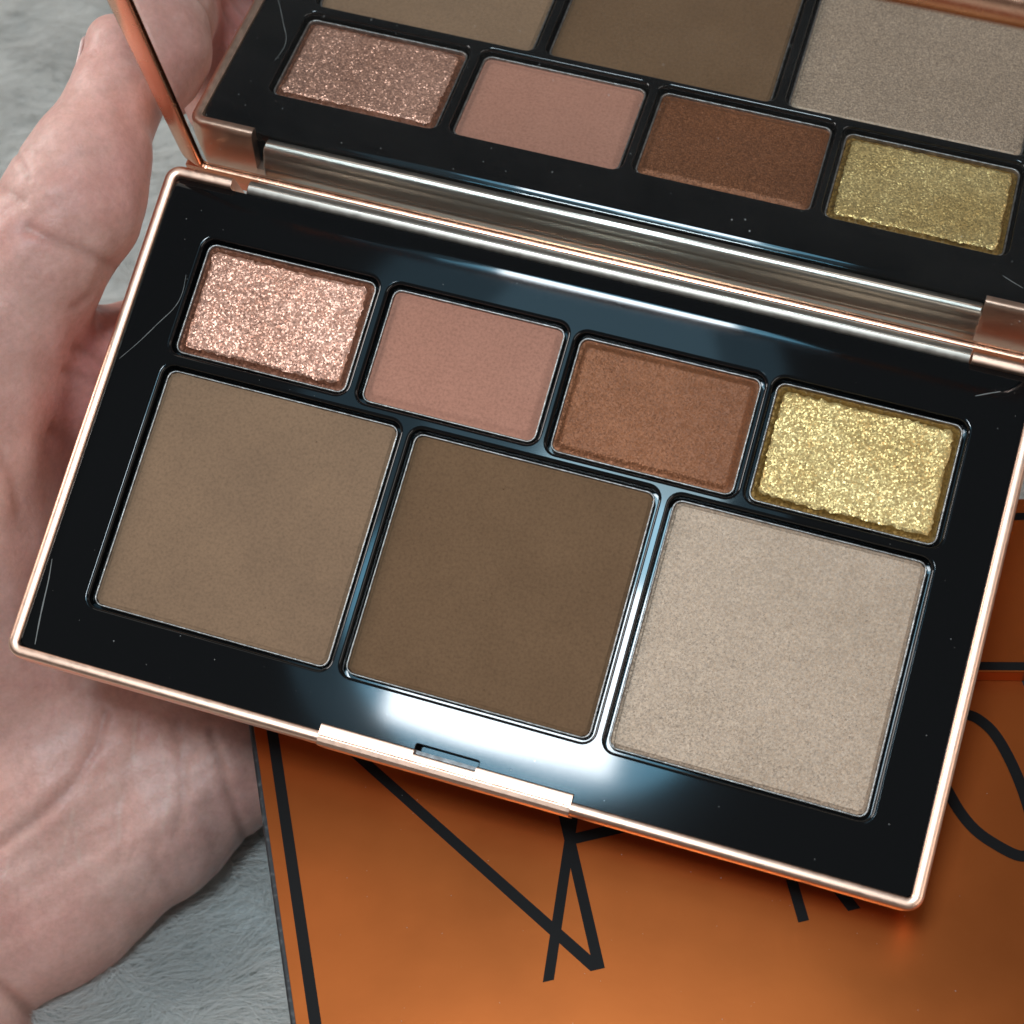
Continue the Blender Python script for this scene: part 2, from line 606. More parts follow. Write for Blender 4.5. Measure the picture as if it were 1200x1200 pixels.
# A
ax = 8.9
sl = (-3.73 + 9.63) / (-50.47 + 65.97)
strokes('letter', [[(-9.63, CB), (-8.22, CB), (-8.22 + (CT - CB) * sl, CT), (-9.63 + (CT - CB) * sl, CT)],
                   [(-9.63 + (CT - CB) * sl, CT), (-8.22 + (CT - CB) * sl, CT), (30.85, CB), (29.3, CB)],
                   [(-3.2, -49.65), (22.6, -49.65), (22.1, -48.25), (-2.7, -48.25)]], boxo, BH + 0.015)
# R
bowl = [(22.95, CT - 0.7), (33.5, CT - 0.7)] + [(33.5 + 8.6 * math.sin(t), -28.2 + 11.9 * math.cos(t)) for t in np.linspace(0.12, math.pi - 0.12, 22)] + [(33.5, -40.1), (22.95, -40.1)]
ribbon('letter', [bowl], 1.4, boxo, BH + 0.03,
       polys=[[(22.93, CB), (24.3, CB), (24.3, CT), (22.93, CT)], [(35.0, CB), (36.6, CB), (26.6, -39.6), (25.0, -39.6)]])
# S : through the two arcs that show beside the palette
S = []
for t in np.linspace(math.radians(20), math.radians(250), 26):
    S.append((49.6 + 5.6 * math.cos(t), -26.2 + 10.2 * math.sin(t)))
S += [(50.0, -43.7)]
low = [(51.7, -44.75), (52.7, -45.45), (54.15, -47.8), (54.9, -52.2), (55.05, -56.7), (54.75, -60.5), (53.9, -63.4), (52.9, -64.45), (51.6, -64.2), (49.85, -62.6), (47.7, -60.1), (46.5, -57.2), (45.9, -53.9), (45.4, -50.5)]


def smooth_path(p, n):
    p = np.array(p, float)
    for _ in range(n):
        q = np.empty((2 * len(p) - 2, 2))
        q[0::2] = p[:-1] * 0.75 + p[1:] * 0.25
        q[1::2] = p[:-1] * 0.25 + p[1:] * 0.75
        p = np.vstack([p[:1], q, p[-1:]])
    return p


ribbon('letter', [smooth_path(S + low, 2)], 1.42, boxo, BH + 0.045)

# ================================================================ second, thin orange carton at the right
ca = math.radians(-14.8)
carton = empty('slim_carton', 'thin orange card carton with black edge lines, behind the right edge of the palette', 'carton',
               Matrix.Translation((54.1 * MM, -40.4 * MM, 0.0)) @ Matrix.Rotation(ca, 4, 'Z'))
L = Loft()
slab(L, -14, 62, 0, 25.6, 0.12, 2.95, 0.3, 0.15)
build('carton_body', L.v, L.f, ['foil'], carton, weighted=True, sharp=50)
for y0, y1 in ((0.25, 1.4), (22.3, 23.4)):
    L = Loft()
    L.box(-13.6, 61.6, y0, y1, 2.9, 2.99)
    build('edge_line', L.v, L.f, ['ink'], carton, smooth=False)

# ================================================================ makeup palette
pal = empty('makeup_palette', 'open rose gold makeup palette with seven powder pans and a mirrored lid', 'makeup palette',
            mat4(B.T @ RP, c2w(TP) * MM))
PX0, PX1, PY0, PY1 = -7.25, 107.3, -7.85, 57.6       # black insert
PR = 0.6
ZP = 0.95

# --- tray: rim and underside in one sweep; the back edge drops away for the hinge
HX0, HX1 = 0.6, 99.4
prof = [(-0.02, 0.2), (-0.02, 1.22), (0.03, 1.36), (0.14, 1.43), (0.5, 1.49), (0.86, 1.53), (1.12, 1.47), (1.32, 1.30), (1.45, 1.0), (1.52, 0.4),
        (1.55, -3.0), (1.5, -6.6), (1.1, -8.0), (0.2, -8.8), (-1.5, -9.0)]
L = Loft()
rings = []
for off, z in prof:
    pts = rr(PX0 - off, PY0 - off, PX1 + off, PY1 + off, PR + off, 8, extra_top=(HX0, HX0 + 0.02, HX1 - 0.02, HX1))
    ring = []
    for x, y in pts:
        zz = z
        if y > 50 and HX0 + 0.01 < x < HX1 - 0.01:
            zz = min(z, -5.0)
        ring.append((x, y, zz))
    rings.append(L.ring(ring))
for a, b_ in zip(rings, rings[1:]):
    L.bridge(a, b_)
L.cap(rings[-1])
build('tray', L.v, L.f, ['rose_gold'], pal, sharp=60)

# --- powder pans
big = {'L': (-0.05, -0.25, 31.95, 32.1), 'M': (34.08, -0.1, 66.0, 31.95), 'R': (68.2, -0.3, 100.3, 31.9)}
small = {'1': (-0.25, 34.4, 23.55, 50.0), '2': (25.75, 34.15, 49.25, 49.9), '3': (51.2, 33.8, 75.15, 49.5), '4': (76.9, 33.95, 100.6, 49.8)}
style = {'L': ('tan', 'tan', 'matte tan bronzing powder in a large square pan'),
         'M': ('brown', 'brown', 'matte deep brown powder in the middle square pan'),
         'R': ('champagne', 'champagne', 'champagne shimmer powder in a large square pan'),
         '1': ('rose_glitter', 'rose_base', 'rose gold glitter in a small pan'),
         '2': ('rose', 'rose', 'matte dusty rose powder in a small pan'),
         '3': ('bronze', 'bronze', 'satin copper bronze powder in a small pan'),
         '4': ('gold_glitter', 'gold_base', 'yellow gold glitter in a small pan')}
pans = dict(big)
pans.update(small)
GAP = 0.42
pan_of = {}
for key, (x0, y0, x1, y1) in pans.items():
    top, border, lab = style[key]
    # metal pan
    L = Loft()
    rs = []
    for off, z in [(0, -1.6), (0, -0.06), (0.06, 0.0), (0.2, 0.0), (0.27, -0.07), (0.3, -0.9)]:
        rs.append(L.ring([(x, y, z) for x, y in rr(x0 + off, y0 + off, x1 - off, y1 - off, 1.25 - off, 6)]))
    L.cap(rs[0])
    for a, b_ in zip(rs, rs[1:]):
        L.bridge(a, b_)
    pan = build('powder_pan', L.v, L.f, ['tin'], pal, sharp=60)
    pan['label'] = lab
    pan_of[key] = pan
    # pressed powder: sunken border, raised field, finely uneven surface
    glit = key in '14'
    bw = 1.05 if glit else (1.0 if key in '23' else 0.55)
    z0 = -0.62 if glit else (-0.36 if key in '23' else -0.24)
    zt = 0.05 if glit else -0.06
    L = Loft()
    rs = []
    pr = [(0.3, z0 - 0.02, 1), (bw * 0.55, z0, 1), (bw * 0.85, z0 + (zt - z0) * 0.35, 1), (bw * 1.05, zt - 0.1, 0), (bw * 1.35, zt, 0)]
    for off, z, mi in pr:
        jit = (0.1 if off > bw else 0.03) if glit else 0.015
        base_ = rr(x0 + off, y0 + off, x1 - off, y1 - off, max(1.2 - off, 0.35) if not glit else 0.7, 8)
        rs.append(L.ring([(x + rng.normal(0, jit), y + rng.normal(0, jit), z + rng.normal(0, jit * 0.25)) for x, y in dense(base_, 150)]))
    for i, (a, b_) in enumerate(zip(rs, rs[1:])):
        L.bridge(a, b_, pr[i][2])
    # inner grid field
    off = pr[-1][0]
    L.cap(rs[-1])
    L.m[-1] = 0
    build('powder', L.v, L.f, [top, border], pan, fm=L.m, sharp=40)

# --- glossy black insert with an opening for every pan and the catch slot
holes = [(x0 - GAP, y0 - GAP, x1 + GAP, y1 + GAP, 1.55) for x0, y0, x1, y1 in pans.values()]
holes.append((45.7, -7.45, 53.8, -6.12, 0.25))
L = Loft()
outer = []
RD = [0.0, 0.4, 0.8, 1.2, 1.7, 2.2, 2.7]
RZ = [ZP - 0.62, ZP - 0.40, ZP - 0.24, ZP - 0.14, ZP - 0.06, ZP - 0.02, ZP]
for off, z in [(2.7, ZP), (2.2, ZP), (1.7, ZP), (1.2, ZP), (0.8, ZP - 0.02), (0.4, ZP - 0.05), (0.0, ZP - 0.12), (0.0, -1.0)]:
    # the insert rolls off towards the hinge at the back, and stays level on the other three sides
    k = off / 2.7
    ring = []
    for x, y in dense(rr(PX0 + 0.08 * k, PY0 + 0.08 * k, PX1 - 0.08 * k, PY1 - off, PR, 6), 420):
        ring.append((x, y, min(z, float(np.interp(PY1 - y, RD, RZ)))))
    outer.append(L.ring(ring))
for a, b_ in zip(outer, outer[1:]):
    L.bridge(a, b_)
inner = []
for hx0, hy0, hx1, hy1, hr in holes:
    e = 0.38 if hr > 1 else 0.12
    rs = []
    for s, z in [(-e, ZP), (-e * 0.62, ZP - e * 0.07), (-e * 0.29, ZP - e * 0.29), (-e * 0.07, ZP - e * 0.62), (0, ZP - e), (0, -1.5)]:
        rs.append(L.ring([(x, y, z) for x, y in rr(hx0 + s, hy0 + s, hx1 - s, hy1 - s, hr - s, 6)]))
    for a, b_ in zip(rs, rs[1:]):
        L.bridge(a, b_)
    L.cap(rs[-1])
    inner.append(rs[0])
bm = bmesh.new()
bv = [bm.verts.new(tuple(np.array(v) * MM)) for v in L.v]
for f in L.f:
    bm.faces.new([bv[i] for i in f])
edges = []
for ring in [outer[0]] + inner:
    for k in range(len(ring)):
        edges.append(bm.edges.get((bv[ring[k]], bv[ring[(k + 1) % len(ring)]])))
for f in bm.faces:
    f.smooth = True
res = bmesh.ops.triangle_fill(bm, use_beauty=True, use_dissolve=False, edges=edges)
for g in res['geom']:
    if isinstance(g, bmesh.types.BMFace):
        g.smooth = False
bmesh.ops.recalc_face_normals(bm, faces=bm.faces)
bm.normal_update()
for f in bm.faces:
    f.smooth = not (f.normal.z > 0.99999 and all(abs(v_.co.z - ZP * MM) < 1e-7 for v_ in f.verts))
me = bpy.data.meshes.new('insert')
bm.to_mesh(me)
bm.free()
me.set_sharp_from_angle(angle=math.radians(55))
for p_ in me.polygons:
    if p_.normal.z > 0.99999 and all(abs(me.vertices[i].co.z - ZP * MM) < 1e-7 for i in p_.vertices):
        p_.use_smooth = False
ins = link('insert', me, pal, ['black'])

# catch plate in the slot
L = Loft()
L.box(45.75, 53.75, -7.4, -6.9, -0.6, 0.45)
build('catch_plate', L.v, L.f, ['catch'], pal, smooth=False)

# --- thumb catch on the front edge: three runs of one profile, the middle one set back at the slot
L = Loft()


def run(x0, x1, yin, e=0.25):
    prof = [(yin, 0.3), (yin, 1.5), (yin - 0.12, 1.72), (yin - 0.3, 1.78), (-8.32, 1.78), (-8.42, 1.66), (-8.46, 1.45), (-8.54, 1.45),
            (-8.6, 1.58), (-9.1, 1.52), (-9.5, 1.2), (-9.62, 0.7), (-9.62, -5.0), (yin, -5.0)]
    r0 = L.ring([(x0, y, z) for y, z in prof])
    r1 = L.ring([(x1, y, z) for y, z in prof])
    L.bridge(r0, r1)
    L.cap(r0)
    L.cap(r1)


run(33.7, 45.75, -6.85)
run(45.75, 53.75, -7.38)
run(53.75, 66.0, -6.85)
build('thumb_catch', L.v, L.f, ['rose_gold'], pal, sharp=30)


# --- hinge: a rounded silver bar, its back dropping down to the foot of the lid
hp = [(57.45, -2.4), (57.5, -0.7), (57.6, -0.3), (57.85, 0.0), (58.3, 0.22), (58.75, 0.3), (58.82, 0.24), (58.9, 0.24), (58.98, 0.3), (59.3, 0.2), (59.6, -0.1), (59.78, -0.5),
      (59.9, -1.0), (59.9, -1.15), (59.98, -1.25), (60.15, -2.0), (60.4, -3.0), (60.4, -3.15), (60.5, -3.25), (60.55, -4.4), (60.4, -5.6), (58.0, -5.6)]
L = Loft()
rs = []
for x, k in ((2.35, 0.86), (2.55, 1.0), (99.15, 1.0), (99.35, 0.86)):
    rs.append(L.ring([(x, 59.0 + (y - 59.0) * k, -2.0 + (z + 2.0) * k) for y, z in hp]))
for a, b_ in zip(rs, rs[1:]):
    L.bridge(a, b_)
L.cap(rs[0])
L.cap(rs[-1])
build('hinge_bar', L.v, L.f, ['silver'], pal, sharp=48)

# --- lid: tilted back past upright; x along the hinge, h up the lid, b behind the mirror
NL = np.array([0.0, 0.98452059, -0.17526896])
WL = np.array([0.0, 0.17526896, 0.98452059])
DL = 61.3224


def lidp(x, h, bb):
    fl = max(h - 7.0, 0) * 0.033
    x = x - fl if x < 50 else x + fl
    return tuple(NL * (DL + bb) + WL * h + np.array([x, 0, 0]))


lid = bpy.data.objects.new('lid', None)
C.objects.link(lid)
lid.parent = pal
lid.empty_display_size = 0.01
MX0, MX1, MH0, MH1 = -6.0, 106.1, 7.25, 69.6


def lring(off, bb, r, n=8):
    # off = outward from the mirror outline; only a slim lip below the mirror
    lo = min(off, 0.62)
    out_ = []
    for x, h in rr(MX0 - off, MH0 - lo, MX1 + off, MH1 + off, r, n):
        fl = max(h - 7.0, 0) * 0.022 * min(max((off - 0.4) / 2.6, 0), 1)
        out_.append(lidp(x - fl if x < 50 else x + fl, h, bb))
    return out_


L = Loft()
pr = [(0.28, 0.9, 0.7), (0.28, -0.15, 0.7), (0.36, -0.36, 0.8), (0.55, -0.44, 1.0), (1.5, -0.34, 1.6), (2.5, -0.2, 2.3), (2.9, 0.1, 2.6), (3.05, 0.6, 2.7), (3.05, 1.4, 2.7),
      (3.05, 4.2, 2.7), (2.7, 5.0, 2.5), (1.8, 5.3, 2.0)]
rs = [L.ring(lring(o_, b_, r_)) for o_, b_, r_ in pr]
for a, b_ in zip(rs, rs[1:]):
    L.bridge(a, b_)
L.cap(rs[-1])
L.cap(rs[0])


def ear(x0, x1):
    def tf(x, h, bb):
        return lidp(x, h, bb)
    L.box(x0, x1, 3.4, 6.9, -0.44, 4.6, 0, tf)


ear(-8.6, 2.1)
ear(99.6, 108.6)
build('lid_shell', L.v, L.f, ['lid_gold'], lid, sharp=45)
# dark sheet behind the mirror edge, standing in for the shade of the gap
L = Loft()
a = L.ring(lring(0.27, 0.45, 0.7))
L.cap(a)
build('gap_shade', L.v, L.f, ['gap_shade'], lid, smooth=False)
# mirror, with a ground edge
L = Loft()
rs = [L.ring(lring(o_, b_, 0.6)) for o_, b_ in [(-0.08, 0.43), (-0.08, 0.07), (-0.75, 0.0)]]
for a, b_ in zip(rs, rs[1:]):
    L.bridge(a, b_)
L.cap(rs[-1])
mirror = build('mirror', L.v, L.f, ['mirror'], lid, smooth=False)
L = Loft()
for k in range(130):
    x, h = rng.uniform(MX0 + 1, MX1 - 1), rng.uniform(MH0 + 1, MH1 - 1)
    q = abs(rng.normal(0, 0.04)) + 0.02
    i = len(L.v)
    L.v += [lidp(x - q, h, -0.002), lidp(x + q * .6, h - q, -0.002), lidp(x + q * .5, h + q * .8, -0.002), lidp(x, h, -q)]
    L.f += [(i, i + 1, i + 3), (i + 1, i + 2, i + 3), (i + 2, i, i + 3)]
mdust = build('dust', L.v, L.f, ['lint'], lid, smooth=False)
mdust['kind'] = 'stuff'


# --- loose crumbs left on each powder
for key, (x0, y0, x1, y1) in pans.items():
    L = Loft()
    for k in range(26 if key in 'LMR' else 8):
        x, y = rng.uniform(x0 + 1.5, x1 - 1.5), rng.uniform(y0 + 1.5, y1 - 1.5)
        q = abs(rng.normal(0, 0.05)) + 0.03
        z = -0.06
        i = len(L.v)
        L.v += [(x - q, y - q * .4, z), (x + q * .7, y - q, z), (x + q * .5, y + q * .8, z), (x, y, z + q * 0.8)]
        L.f += [(i, i + 1, i + 3), (i + 1, i + 2, i + 3), (i + 2, i, i + 3)]
    crumb = build('crumbs', L.v, L.f, [style[key][0] if key in 'LMR23' else style[key][0]], pan_of[key], smooth=False)
    crumb['kind'] = 'stuff'


# --- marks on the insert: a lint fibre, scuffs, dust
def thread(name, pts, w, z, mats, parent, h=0.03):
    P = np.array(pts, float)
    d = np.gradient(P, axis=0)
    d /= np.linalg.norm(d, axis=1)[:, None]
    s = np.stack([-d[:, 1], d[:, 0]], 1)
    n = len(P)
    wv = w * (0.55 + 0.45 * np.sin(np.linspace(0, math.pi, n)))[:, None] * (0.8 + 0.5 * rng.random((n, 1)))
    L = Loft()
    a = L.ring([(*q, z) for q in P + s * wv / 2])
    b_ = L.ring([(*q, z + h) for q in P])
    c = L.ring([(*q, z) for q in P - s * wv / 2])
    L.bridge(a, b_, closed=False)
    L.bridge(b_, c, closed=False)
    return build(name, L.v, L.f, mats, parent)


def unproj(u, v, z=ZP):
    o = -RP.T @ TP
    r_ = RP.T @ np.array([(u - 600) / FPX, (v - 600) / FPX, 1.0])
    return (o + r_ * ((z - o[2]) / r_[2]))[:2]


def path(px, n=24, k=2):
    return smooth_path([unproj(*p) for p in px], k)


thread('lint_fibre', path([(218, 322), (214, 345), (204, 362), (188, 376), (172, 392), (158, 405), (140, 420)]), 0.09, ZP, ['scuff'], ins)
thread('scuff_mark', path([(61, 655), (57, 680), (51, 705), (46, 728), (41, 755)]), 0.16, ZP, ['scuff'], ins, 0.01)
thread('scuff_mark', path([(1143, 464), (1158, 461), (1172, 459)]), 0.12, ZP, ['scuff'], ins, 0.01)
L = Loft()
for k in range(150):
    x, y = rng.uniform(PX0 + 1, PX1 - 1), rng.uniform(PY0 + 1, 54)
    if any(hx0 - .4 < x < hx1 + .4 and hy0 - .4 < y < hy1 + .4 for hx0, hy0, hx1, hy1, _ in holes):
        continue
    s = abs(rng.normal(0, 0.045)) + 0.02
    i = len(L.v)
    L.v += [(x - s, y, ZP), (x + s * .6, y - s, ZP), (x + s * .5, y + s * .8, ZP), (x, y, ZP + s)]
    L.f += [(i, i + 1, i + 3), (i + 1, i + 2, i + 3), (i + 2, i, i + 3)]
dust = build('dust', L.v, L.f, ['lint'], ins, smooth=False)
dust['kind'] = 'stuff'
L = Loft()
for k in range(160):
    x, y = rng.uniform(BX0 + 2, BX1 - 2), rng.uniform(-90, -16)
    s = abs(rng.normal(0, 0.035)) + 0.025
    i = len(L.v)
    L.v += [(x - s, y, BH + .002), (x + s * .6, y - s, BH + .002), (x + s * .5, y + s * .8, BH + .002), (x, y, BH + s)]
    L.f += [(i, i + 1, i + 3), (i + 1, i + 2, i + 3), (i + 2, i, i + 3)]
dust = build('dust', L.v, L.f, ['lint'], boxo, smooth=False)
dust['kind'] = 'stuff'

# ================================================================ hand
# tapered capsules (image column, image row, depth mm, radius mm) melted into one surface
T = [(141, 60, 238, 4.8), (137, 112, 237.5, 6.0), (103, 196, 235, 8.0), (86, 240, 234.5, 8.9), (45, 300, 235, 9.3), (2, 368, 237, 10.0),
     (-28, 450, 239, 10.8), (-42, 540, 243, 12.2), (-20, 720, 257, 16.0)]
I_ = [(-20, 620, 262, 12), (30, 500, 256, 10.5), (98, 440, 250, 8.9), (232, 405, 254, 8.4), (420, 400, 258, 8.0), (560, 420, 260, 6.8)]
Mi = [(20, 690, 264, 12), (140, 600, 262, 9.5), (300, 540, 252, 7.8), (480, 530, 254, 7.2), (600, 560, 256, 6.2)]
Ri = [(60, 780, 265, 12), (180, 700, 264, 9.5), (285, 672, 262, 8.2), (262, 610, 268, 7.6)]
Pi = [(120, 860, 264, 11), (225, 800, 265, 9.0), (285, 770, 266, 7.4), (262, 720, 270, 6.8)]
Pa = [(268, 892, 262, 10.4), (180, 960, 262, 11.5), (60, 1050, 262, 13.0), (-60, 1110, 262, 14.0), (-190, 1170, 262, 17)]
Pb = [(150, 850, 263, 11), (20, 960, 263, 13), (-120, 1080, 262, 18)]
Pc = [(60, 900, 262, 11.5), (60, 780, 262, 11)]
Wr = [(-92, 1262, 256, 17.0), (-330, 1470, 258, 23.0)]


def cpt(u, v, Z):
    return np.array([(u - 600) / FPX * Z, (v - 600) / FPX * Z, Z])


lo_b = np.array([-118.0, -70.0, 214.0])
hi_b = np.array([4.0, 108.0, 290.0])
VS = 0.46
dims = np.ceil((hi_b - lo_b) / VS).astype(int)
ax_ = [(lo_b[i] + VS * np.arange(dims[i])).astype(np.float32) for i in range(3)]


def capsule(X, Y, Z, a, b_, ra, rb):
    a, b_ = a.astype(np.float32), b_.astype(np.float32)
    d = b_ - a
    t = ((X - a[0]) * d[0] + (Y - a[1]) * d[1] + (Z - a[2]) * d[2]) / np.float32(d @ d)
    np.clip(t, 0, 1, out=t)
    q = (X - a[0] - t * d[0]) ** 2 + (Y - a[1] - t * d[1]) ** 2 + (Z - a[2] - t * d[2]) ** 2
    return np.sqrt(q) - (np.float32(ra) + t * np.float32(rb - ra))


def smin(a, b_, k):
    h = np.maximum(k - np.abs(a - b_), 0) / k
    return np.minimum(a, b_) - h * h * np.float32(k * 0.25)


def field():
    X, Y, Z = np.meshgrid(*ax_, indexing='ij', sparse=True)
    D = None
    for chain, k, kk in ((Pa, 3.0, 5.0), (Pb, 3.0, 7.0), (Pc, 3.0, 7.0), (I_, 2.5, 5.0), (Mi, 2.5, 3.0), (Ri, 2.5, 3.0), (Pi, 2.5, 3.0), (T, 2.0, 6.0), (Wr, 3.0, 2.5)):
        E = None
        for p, q in zip(chain, chain[1:]):
            e = capsule(X, Y, Z, cpt(*p[:3]), cpt(*q[:3]), p[3], q[3])
            E = e if E is None else smin(E, e, np.float32(k))
        D = E if D is None else smin(D, E, np.float32(kk))
    # soft swelling so that nothing stays a perfect tube
    D += 0.30 * np.sin(X * 0.33 + 1) * np.sin(Y * 0.29 + 2) * np.sin(Z * 0.31) + 0.16 * np.sin(X * 0.9 + Y * 0.5) * np.sin(Y * 0.8 - Z * 0.7)

    def minus_box(D, R_, t_, lo_, hi_, gap):
        c, h = (np.array(lo_) + hi_) / 2, (np.array(hi_) - lo_) / 2
        m_ = None
        for i in range(3):
            w_ = R_[0, i] * (X - t_[0]) + R_[1, i] * (Y - t_[1]) + R_[2, i] * (Z - t_[2]) - c[i]
            w_ = np.abs(w_) - h[i]
            m_ = w_ if m_ is None else np.maximum(m_, w_)
        n_ = gap - m_.astype(np.float32)
        h_ = np.maximum(1.5 - np.abs(D - n_), 0) / 1.5
        return np.maximum(D, n_) + h_ * h_ * np.float32(1.5 * 0.25)
    D = minus_box(D, RP, TP, [-8.8, -9.65, -9.0], [108.9, 59.2, 2.0], 0.12)
    D = minus_box(D, B, O, [BX0, BY0, -BH - 20], [BX1, BY1, 0], 0.15)
    # lid
    RL = RP @ np.stack([np.array([1.0, 0, 0]), NL, WL], 1)
    D = minus_box(D, RL, TP, [-11.6, DL - 0.6, 3.0], [111, DL + 5.4, 75], 0.1)
    return D


def surface_nets(D):
    s = D < 0
    n0, n1, n2 = D.shape
    acc = np.zeros((n0 - 1, n1 - 1, n2 - 1), np.int16)
    corner = [(i, j, k) for i in (0, 1) for j in (0, 1) for k in (0, 1)]
    cs = lambda i, j, k: (slice(i, n0 - 1 + i), slice(j, n1 - 1 + j), slice(k, n2 - 1 + k))
    for c in corner:
        acc += s[cs(*c)]
    act = (acc > 0) & (acc < 8)
    idx = np.argwhere(act)
    vid = np.full(act.shape, -1, np.int64)
    vid[act] = np.arange(len(idx))
    P = np.zeros((len(idx), 3))
    cnt = np.zeros(len(idx))
    vals = {c: D[idx[:, 0] + c[0], idx[:, 1] + c[1], idx[:, 2] + c[2]].astype(float) for c in corner}
    for c in corner:
        for ax in range(3):
            if c[ax] == 0:
                c2 = list(c)
                c2[ax] = 1
                c2 = tuple(c2)
                va, vb = vals[c], vals[c2]
                m_ = (va < 0) != (vb < 0)
                t = np.where(m_, va / np.where(m_, va - vb, 1), 0)
                p = np.tile(np.array(c, float), (len(idx), 1))
                p[:, ax] += t
                P[m_] += p[m_]
                cnt[m_] += 1
    P = idx + P / cnt[:, None]
    Q = []
    for ax in range(3):
        o1, o2 = [(1, 2), (2, 0), (0, 1)][ax]
        sl1 = [slice(None)] * 3
        sl2 = [slice(None)] * 3
        sl1[ax] = slice(0, -1)
        sl2[ax] = slice(1, None)
        a_, b_ = s[tuple(sl1)], s[tuple(sl2)]
        e = np.argwhere(a_ != b_)
        e = e[(e[:, o1] > 0) & (e[:, o2] > 0) & (e[:, o1] < D.shape[o1] - 1) & (e[:, o2] < D.shape[o2] - 1)]
        flip = a_[e[:, 0], e[:, 1], e[:, 2]]
        u1, u2 = np.zeros(3, int), np.zeros(3, int)
        u1[o1] = 1
        u2[o2] = 1
        g = lambda d_: vid[tuple((e - d_).T)]
        q = np.stack([g(u1 * 0), g(u1), g(u1 + u2), g(u2)], 1)
        q[~flip] = q[~flip][:, ::-1]
        Q.append(q)
    Q = np.vstack(Q)
    return P, Q[(Q >= 0).all(1)]


Df = field()
Pv, Qf = surface_nets(Df)
Pv = Pv * VS + lo_b

# light smoothing
e = np.concatenate([Qf[:, [0, 1]], Qf[:, [1, 2]], Qf[:, [2, 3]], Qf[:, [3, 0]]])
for _ in range(7):
    s_ = np.zeros_like(Pv)
    c_ = np.zeros(len(Pv))
    for a_, b_ in ((0, 1), (1, 0)):
        for k in range(3):
            s_[:, k] += np.bincount(e[:, a_], Pv[e[:, b_], k], len(Pv))
        c_ += np.bincount(e[:, a_], minlength=len(Pv))
    Pv = 0.5 * Pv + 0.5 * s_ / np.maximum(c_, 1)[:, None]
# normals
nrm = np.zeros_like(Pv)
fn_ = np.cross(Pv[Qf[:, 2]] - Pv[Qf[:, 0]], Pv[Qf[:, 3]] - Pv[Qf[:, 1]])
for k in range(4):
    for j in range(3):
        nrm[:, j] += np.bincount(Qf[:, k], fn_[:, j], len(Pv))
nrm /= np.linalg.norm(nrm, axis=1)[:, None] + 1e-9
gz = nrm[:, 2]
if np.mean((Pv - Pv.mean(0))[:, 2] * gz) < 0:
    nrm = -nrm
    Qf = Qf[:, ::-1]
pix = 600 + FPX * Pv[:, :2] / Pv[:, 2:3]
front = nrm[:, 2] < 0.25


def polydist(pl):
    pl = np.array(pl, float)
    best = np.full(len(pix), 1e9)
    for a_, b_ in zip(pl, pl[1:]):
        d = b_ - a_
        t = np.clip(((pix - a_) @ d) / (d @ d), 0, 1)
        best = np.minimum(best, np.linalg.norm(pix - a_ - t[:, None] * d, axis=1))
    return best


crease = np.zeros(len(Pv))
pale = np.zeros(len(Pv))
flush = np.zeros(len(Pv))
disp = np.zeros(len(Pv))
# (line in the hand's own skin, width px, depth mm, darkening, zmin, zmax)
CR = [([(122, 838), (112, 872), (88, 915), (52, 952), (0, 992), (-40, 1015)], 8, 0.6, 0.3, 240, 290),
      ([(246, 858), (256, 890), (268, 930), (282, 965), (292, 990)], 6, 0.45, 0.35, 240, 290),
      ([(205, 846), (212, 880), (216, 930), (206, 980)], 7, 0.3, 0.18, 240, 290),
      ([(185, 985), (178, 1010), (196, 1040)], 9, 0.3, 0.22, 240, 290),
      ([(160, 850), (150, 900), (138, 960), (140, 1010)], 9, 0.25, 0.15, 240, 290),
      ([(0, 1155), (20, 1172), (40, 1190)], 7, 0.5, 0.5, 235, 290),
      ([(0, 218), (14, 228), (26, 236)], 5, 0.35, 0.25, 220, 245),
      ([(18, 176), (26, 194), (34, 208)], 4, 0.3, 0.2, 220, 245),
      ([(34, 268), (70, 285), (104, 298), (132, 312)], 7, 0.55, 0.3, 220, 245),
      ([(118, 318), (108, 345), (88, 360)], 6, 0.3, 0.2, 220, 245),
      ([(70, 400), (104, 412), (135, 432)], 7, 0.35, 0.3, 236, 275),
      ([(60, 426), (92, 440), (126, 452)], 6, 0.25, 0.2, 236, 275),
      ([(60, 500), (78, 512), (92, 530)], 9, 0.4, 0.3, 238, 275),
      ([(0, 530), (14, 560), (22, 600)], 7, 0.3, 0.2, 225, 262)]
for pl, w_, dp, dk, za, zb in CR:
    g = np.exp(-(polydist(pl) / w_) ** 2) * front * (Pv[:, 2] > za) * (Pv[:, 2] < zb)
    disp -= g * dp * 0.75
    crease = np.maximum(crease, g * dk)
PL = [[(86, 950), (80, 975), (72, 1002), (68, 1014)], [(84, 952), (90, 985), (94, 1012)], [(138, 918), (140, 950), (139, 988)],
      [(188, 862), (193, 900), (200, 935), (190, 975)], [(160, 835), (157, 870), (158, 895)], [(214, 850), (216, 868), (213, 885)], [(104, 895), (112, 898)],
      [(22, 196), (30, 206)], [(36, 172), (40, 182)], [(12, 222), (18, 232)], [(30, 266), (36, 272)], [(108, 30), (116, 44)], [(5, 1030), (12, 1010)]]
for pl in PL:
    g = np.exp(-(polydist(pl) / 1.9) ** 2) * front
    pale = np.maximum(pale, g * 0.3)
    disp += g * 0.06
FL = [(150, 215, 60, 0.45), (130, 150, 55, 0.3), (105, 420, 60, 1.0), (90, 480, 55, 0.9), (60, 1110, 70, 0.25), (200, 1000, 60, 0.15), (120, 80, 40, 0.2), (90, 370, 40, 0.3)]
for u, v_, r_, a_ in FL:
    flush = np.maximum(flush, 0.75 * a_ * np.exp(-((pix[:, 0] - u) ** 2 + (pix[:, 1] - v_) ** 2) / r_ ** 2))
u_, v_ = pix[:, 0], pix[:, 1]


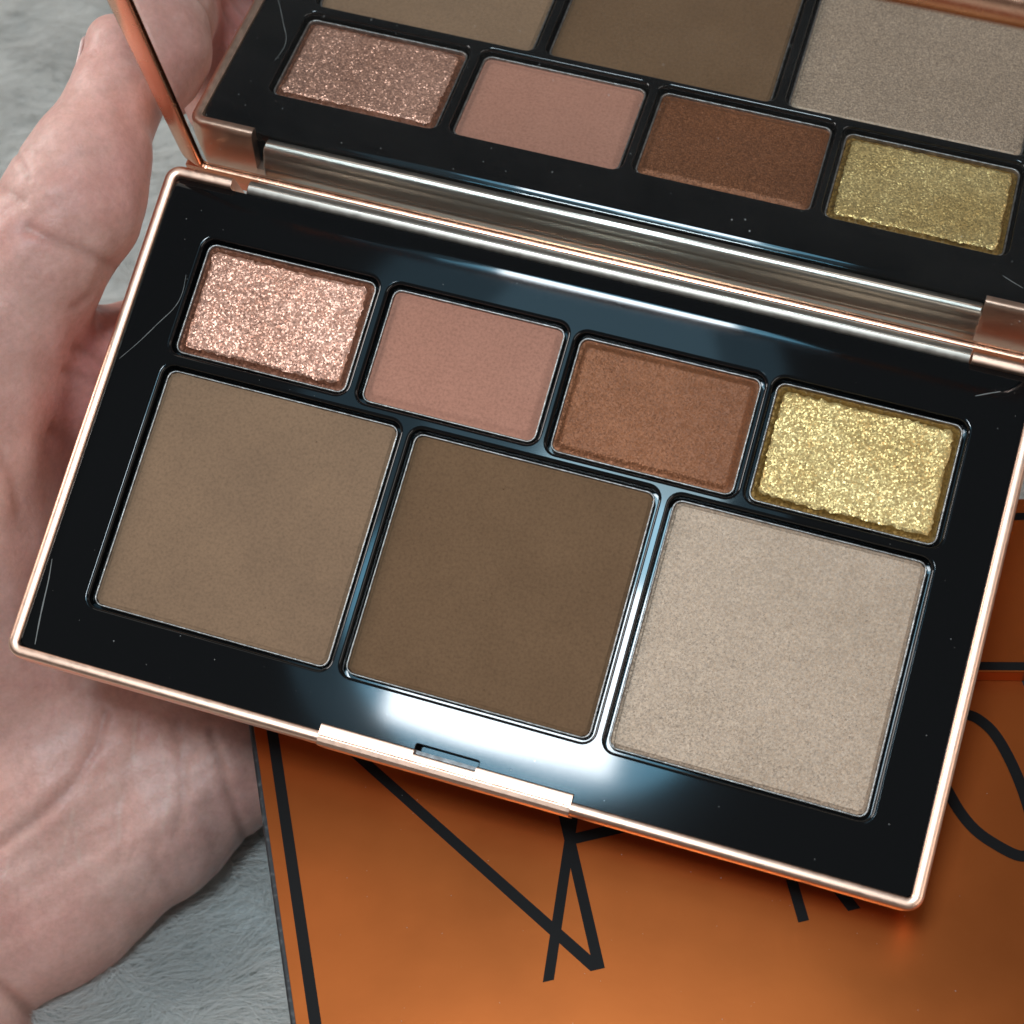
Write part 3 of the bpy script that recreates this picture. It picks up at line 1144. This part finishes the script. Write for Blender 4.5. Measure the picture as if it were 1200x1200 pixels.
def ridges(ph, sharp):
    return np.exp(-(np.sin(ph) / sharp) ** 2)


wob = np.sin(u_ * 0.021 + v_ * 0.013) + np.sin(v_ * 0.031 - u_ * 0.017 + 2) + 0.6 * np.sin(u_ * 0.055 + 1.3) * np.sin(v_ * 0.047)
palm = np.clip((v_ - 790) / 60, 0, 1) * np.clip((1180 - v_) / 120, 0, 1) * front
am = np.clip(0.5 + 0.5 * np.sin(u_ * 0.035 + 1.7 * np.sin(v_ * 0.02)) + 0.3 * np.sin(v_ * 0.06 + u_ * 0.02), 0, 1)
g = ridges(u_ * 0.095 + 0.012 * v_ + 1.1 * wob, 0.2) * palm * am
g += 0.8 * ridges((u_ * 0.6 + v_) * 0.075 + 1.3 * wob, 0.2) * palm * (1 - am)
dist = np.clip(1 - np.abs(v_ - 235) / 150, 0, 1) * (u_ < 200) * (v_ < 420) * front
am2 = np.clip(0.35 + 0.6 * np.sin(u_ * 0.05 + 0.9 * wob), 0, 1)
g += 1.1 * ridges((v_ + 0.35 * u_) * 0.13 + 0.9 * wob, 0.22) * dist * am2
fing = np.exp(-((u_ - 98) / 40) ** 2 - ((v_ - 440) / 70) ** 2) * (Pv[:, 2] > 238) * front
g += 0.9 * ridges((v_ - 0.25 * u_) * 0.17 + 0.6 * wob, 0.25) * fing
disp -= 0.036 * g
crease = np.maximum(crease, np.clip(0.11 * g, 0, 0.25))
Pv = Pv + nrm * disp[:, None]

me = bpy.data.meshes.new('hand')
W = c2w(Pv) * MM
nv, nq = len(W), len(Qf)
me.vertices.add(nv)
me.vertices.foreach_set('co', W.reshape(-1))
me.loops.add(nq * 4)
me.loops.foreach_set('vertex_index', Qf.reshape(-1).astype(np.int32))
me.polygons.add(nq)
me.polygons.foreach_set('loop_start', (np.arange(nq) * 4).astype(np.int32))
me.polygons.foreach_set('use_smooth', np.ones(nq, bool))
me.update()
me.validate()
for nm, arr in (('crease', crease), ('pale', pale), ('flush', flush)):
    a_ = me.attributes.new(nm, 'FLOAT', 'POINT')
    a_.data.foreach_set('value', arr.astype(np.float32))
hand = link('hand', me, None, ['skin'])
hand['label'] = 'bare left hand holding the open palette, thumb up beside the lid'
hand['category'] = 'hand'

# thumbnail: thin curved plate on the far side of the thumb tip
a0, a1 = cpt(141, 44, 238.5), cpt(138, 106, 238.5)
axd = (a1 - a0) / np.linalg.norm(a1 - a0)
out = np.array([-0.80, -0.10, 0.66])
out -= axd * (out @ axd)
out /= np.linalg.norm(out)
sd = np.cross(axd, out)
L = Loft()
rows = []
for i in range(12):
    s = i / 11
    cen = a0 + (a1 - a0) * s
    rad = 4.72 + 1.2 * s
    wid = 50 * min(1, (1 - s) * 4 + 0.35) * min(1, s * 3 + 0.72)
    rows.append([cen + (out * math.cos(math.radians(g)) + sd * math.sin(math.radians(g))) * (rad + 0.05) for g in np.linspace(-wid, wid, 11)])
top = [L.ring([tuple(c2w(q)) for q in r_]) for r_ in rows]
for a_, b_ in zip(top, top[1:]):
    L.bridge(a_, b_, closed=False)
nail = build('thumb_nail', L.v, L.f, ['nail'], hand)
sm = nail.modifiers.new('thickness', 'SOLIDIFY')
sm.thickness = 0.45 * MM
sm.offset = 0
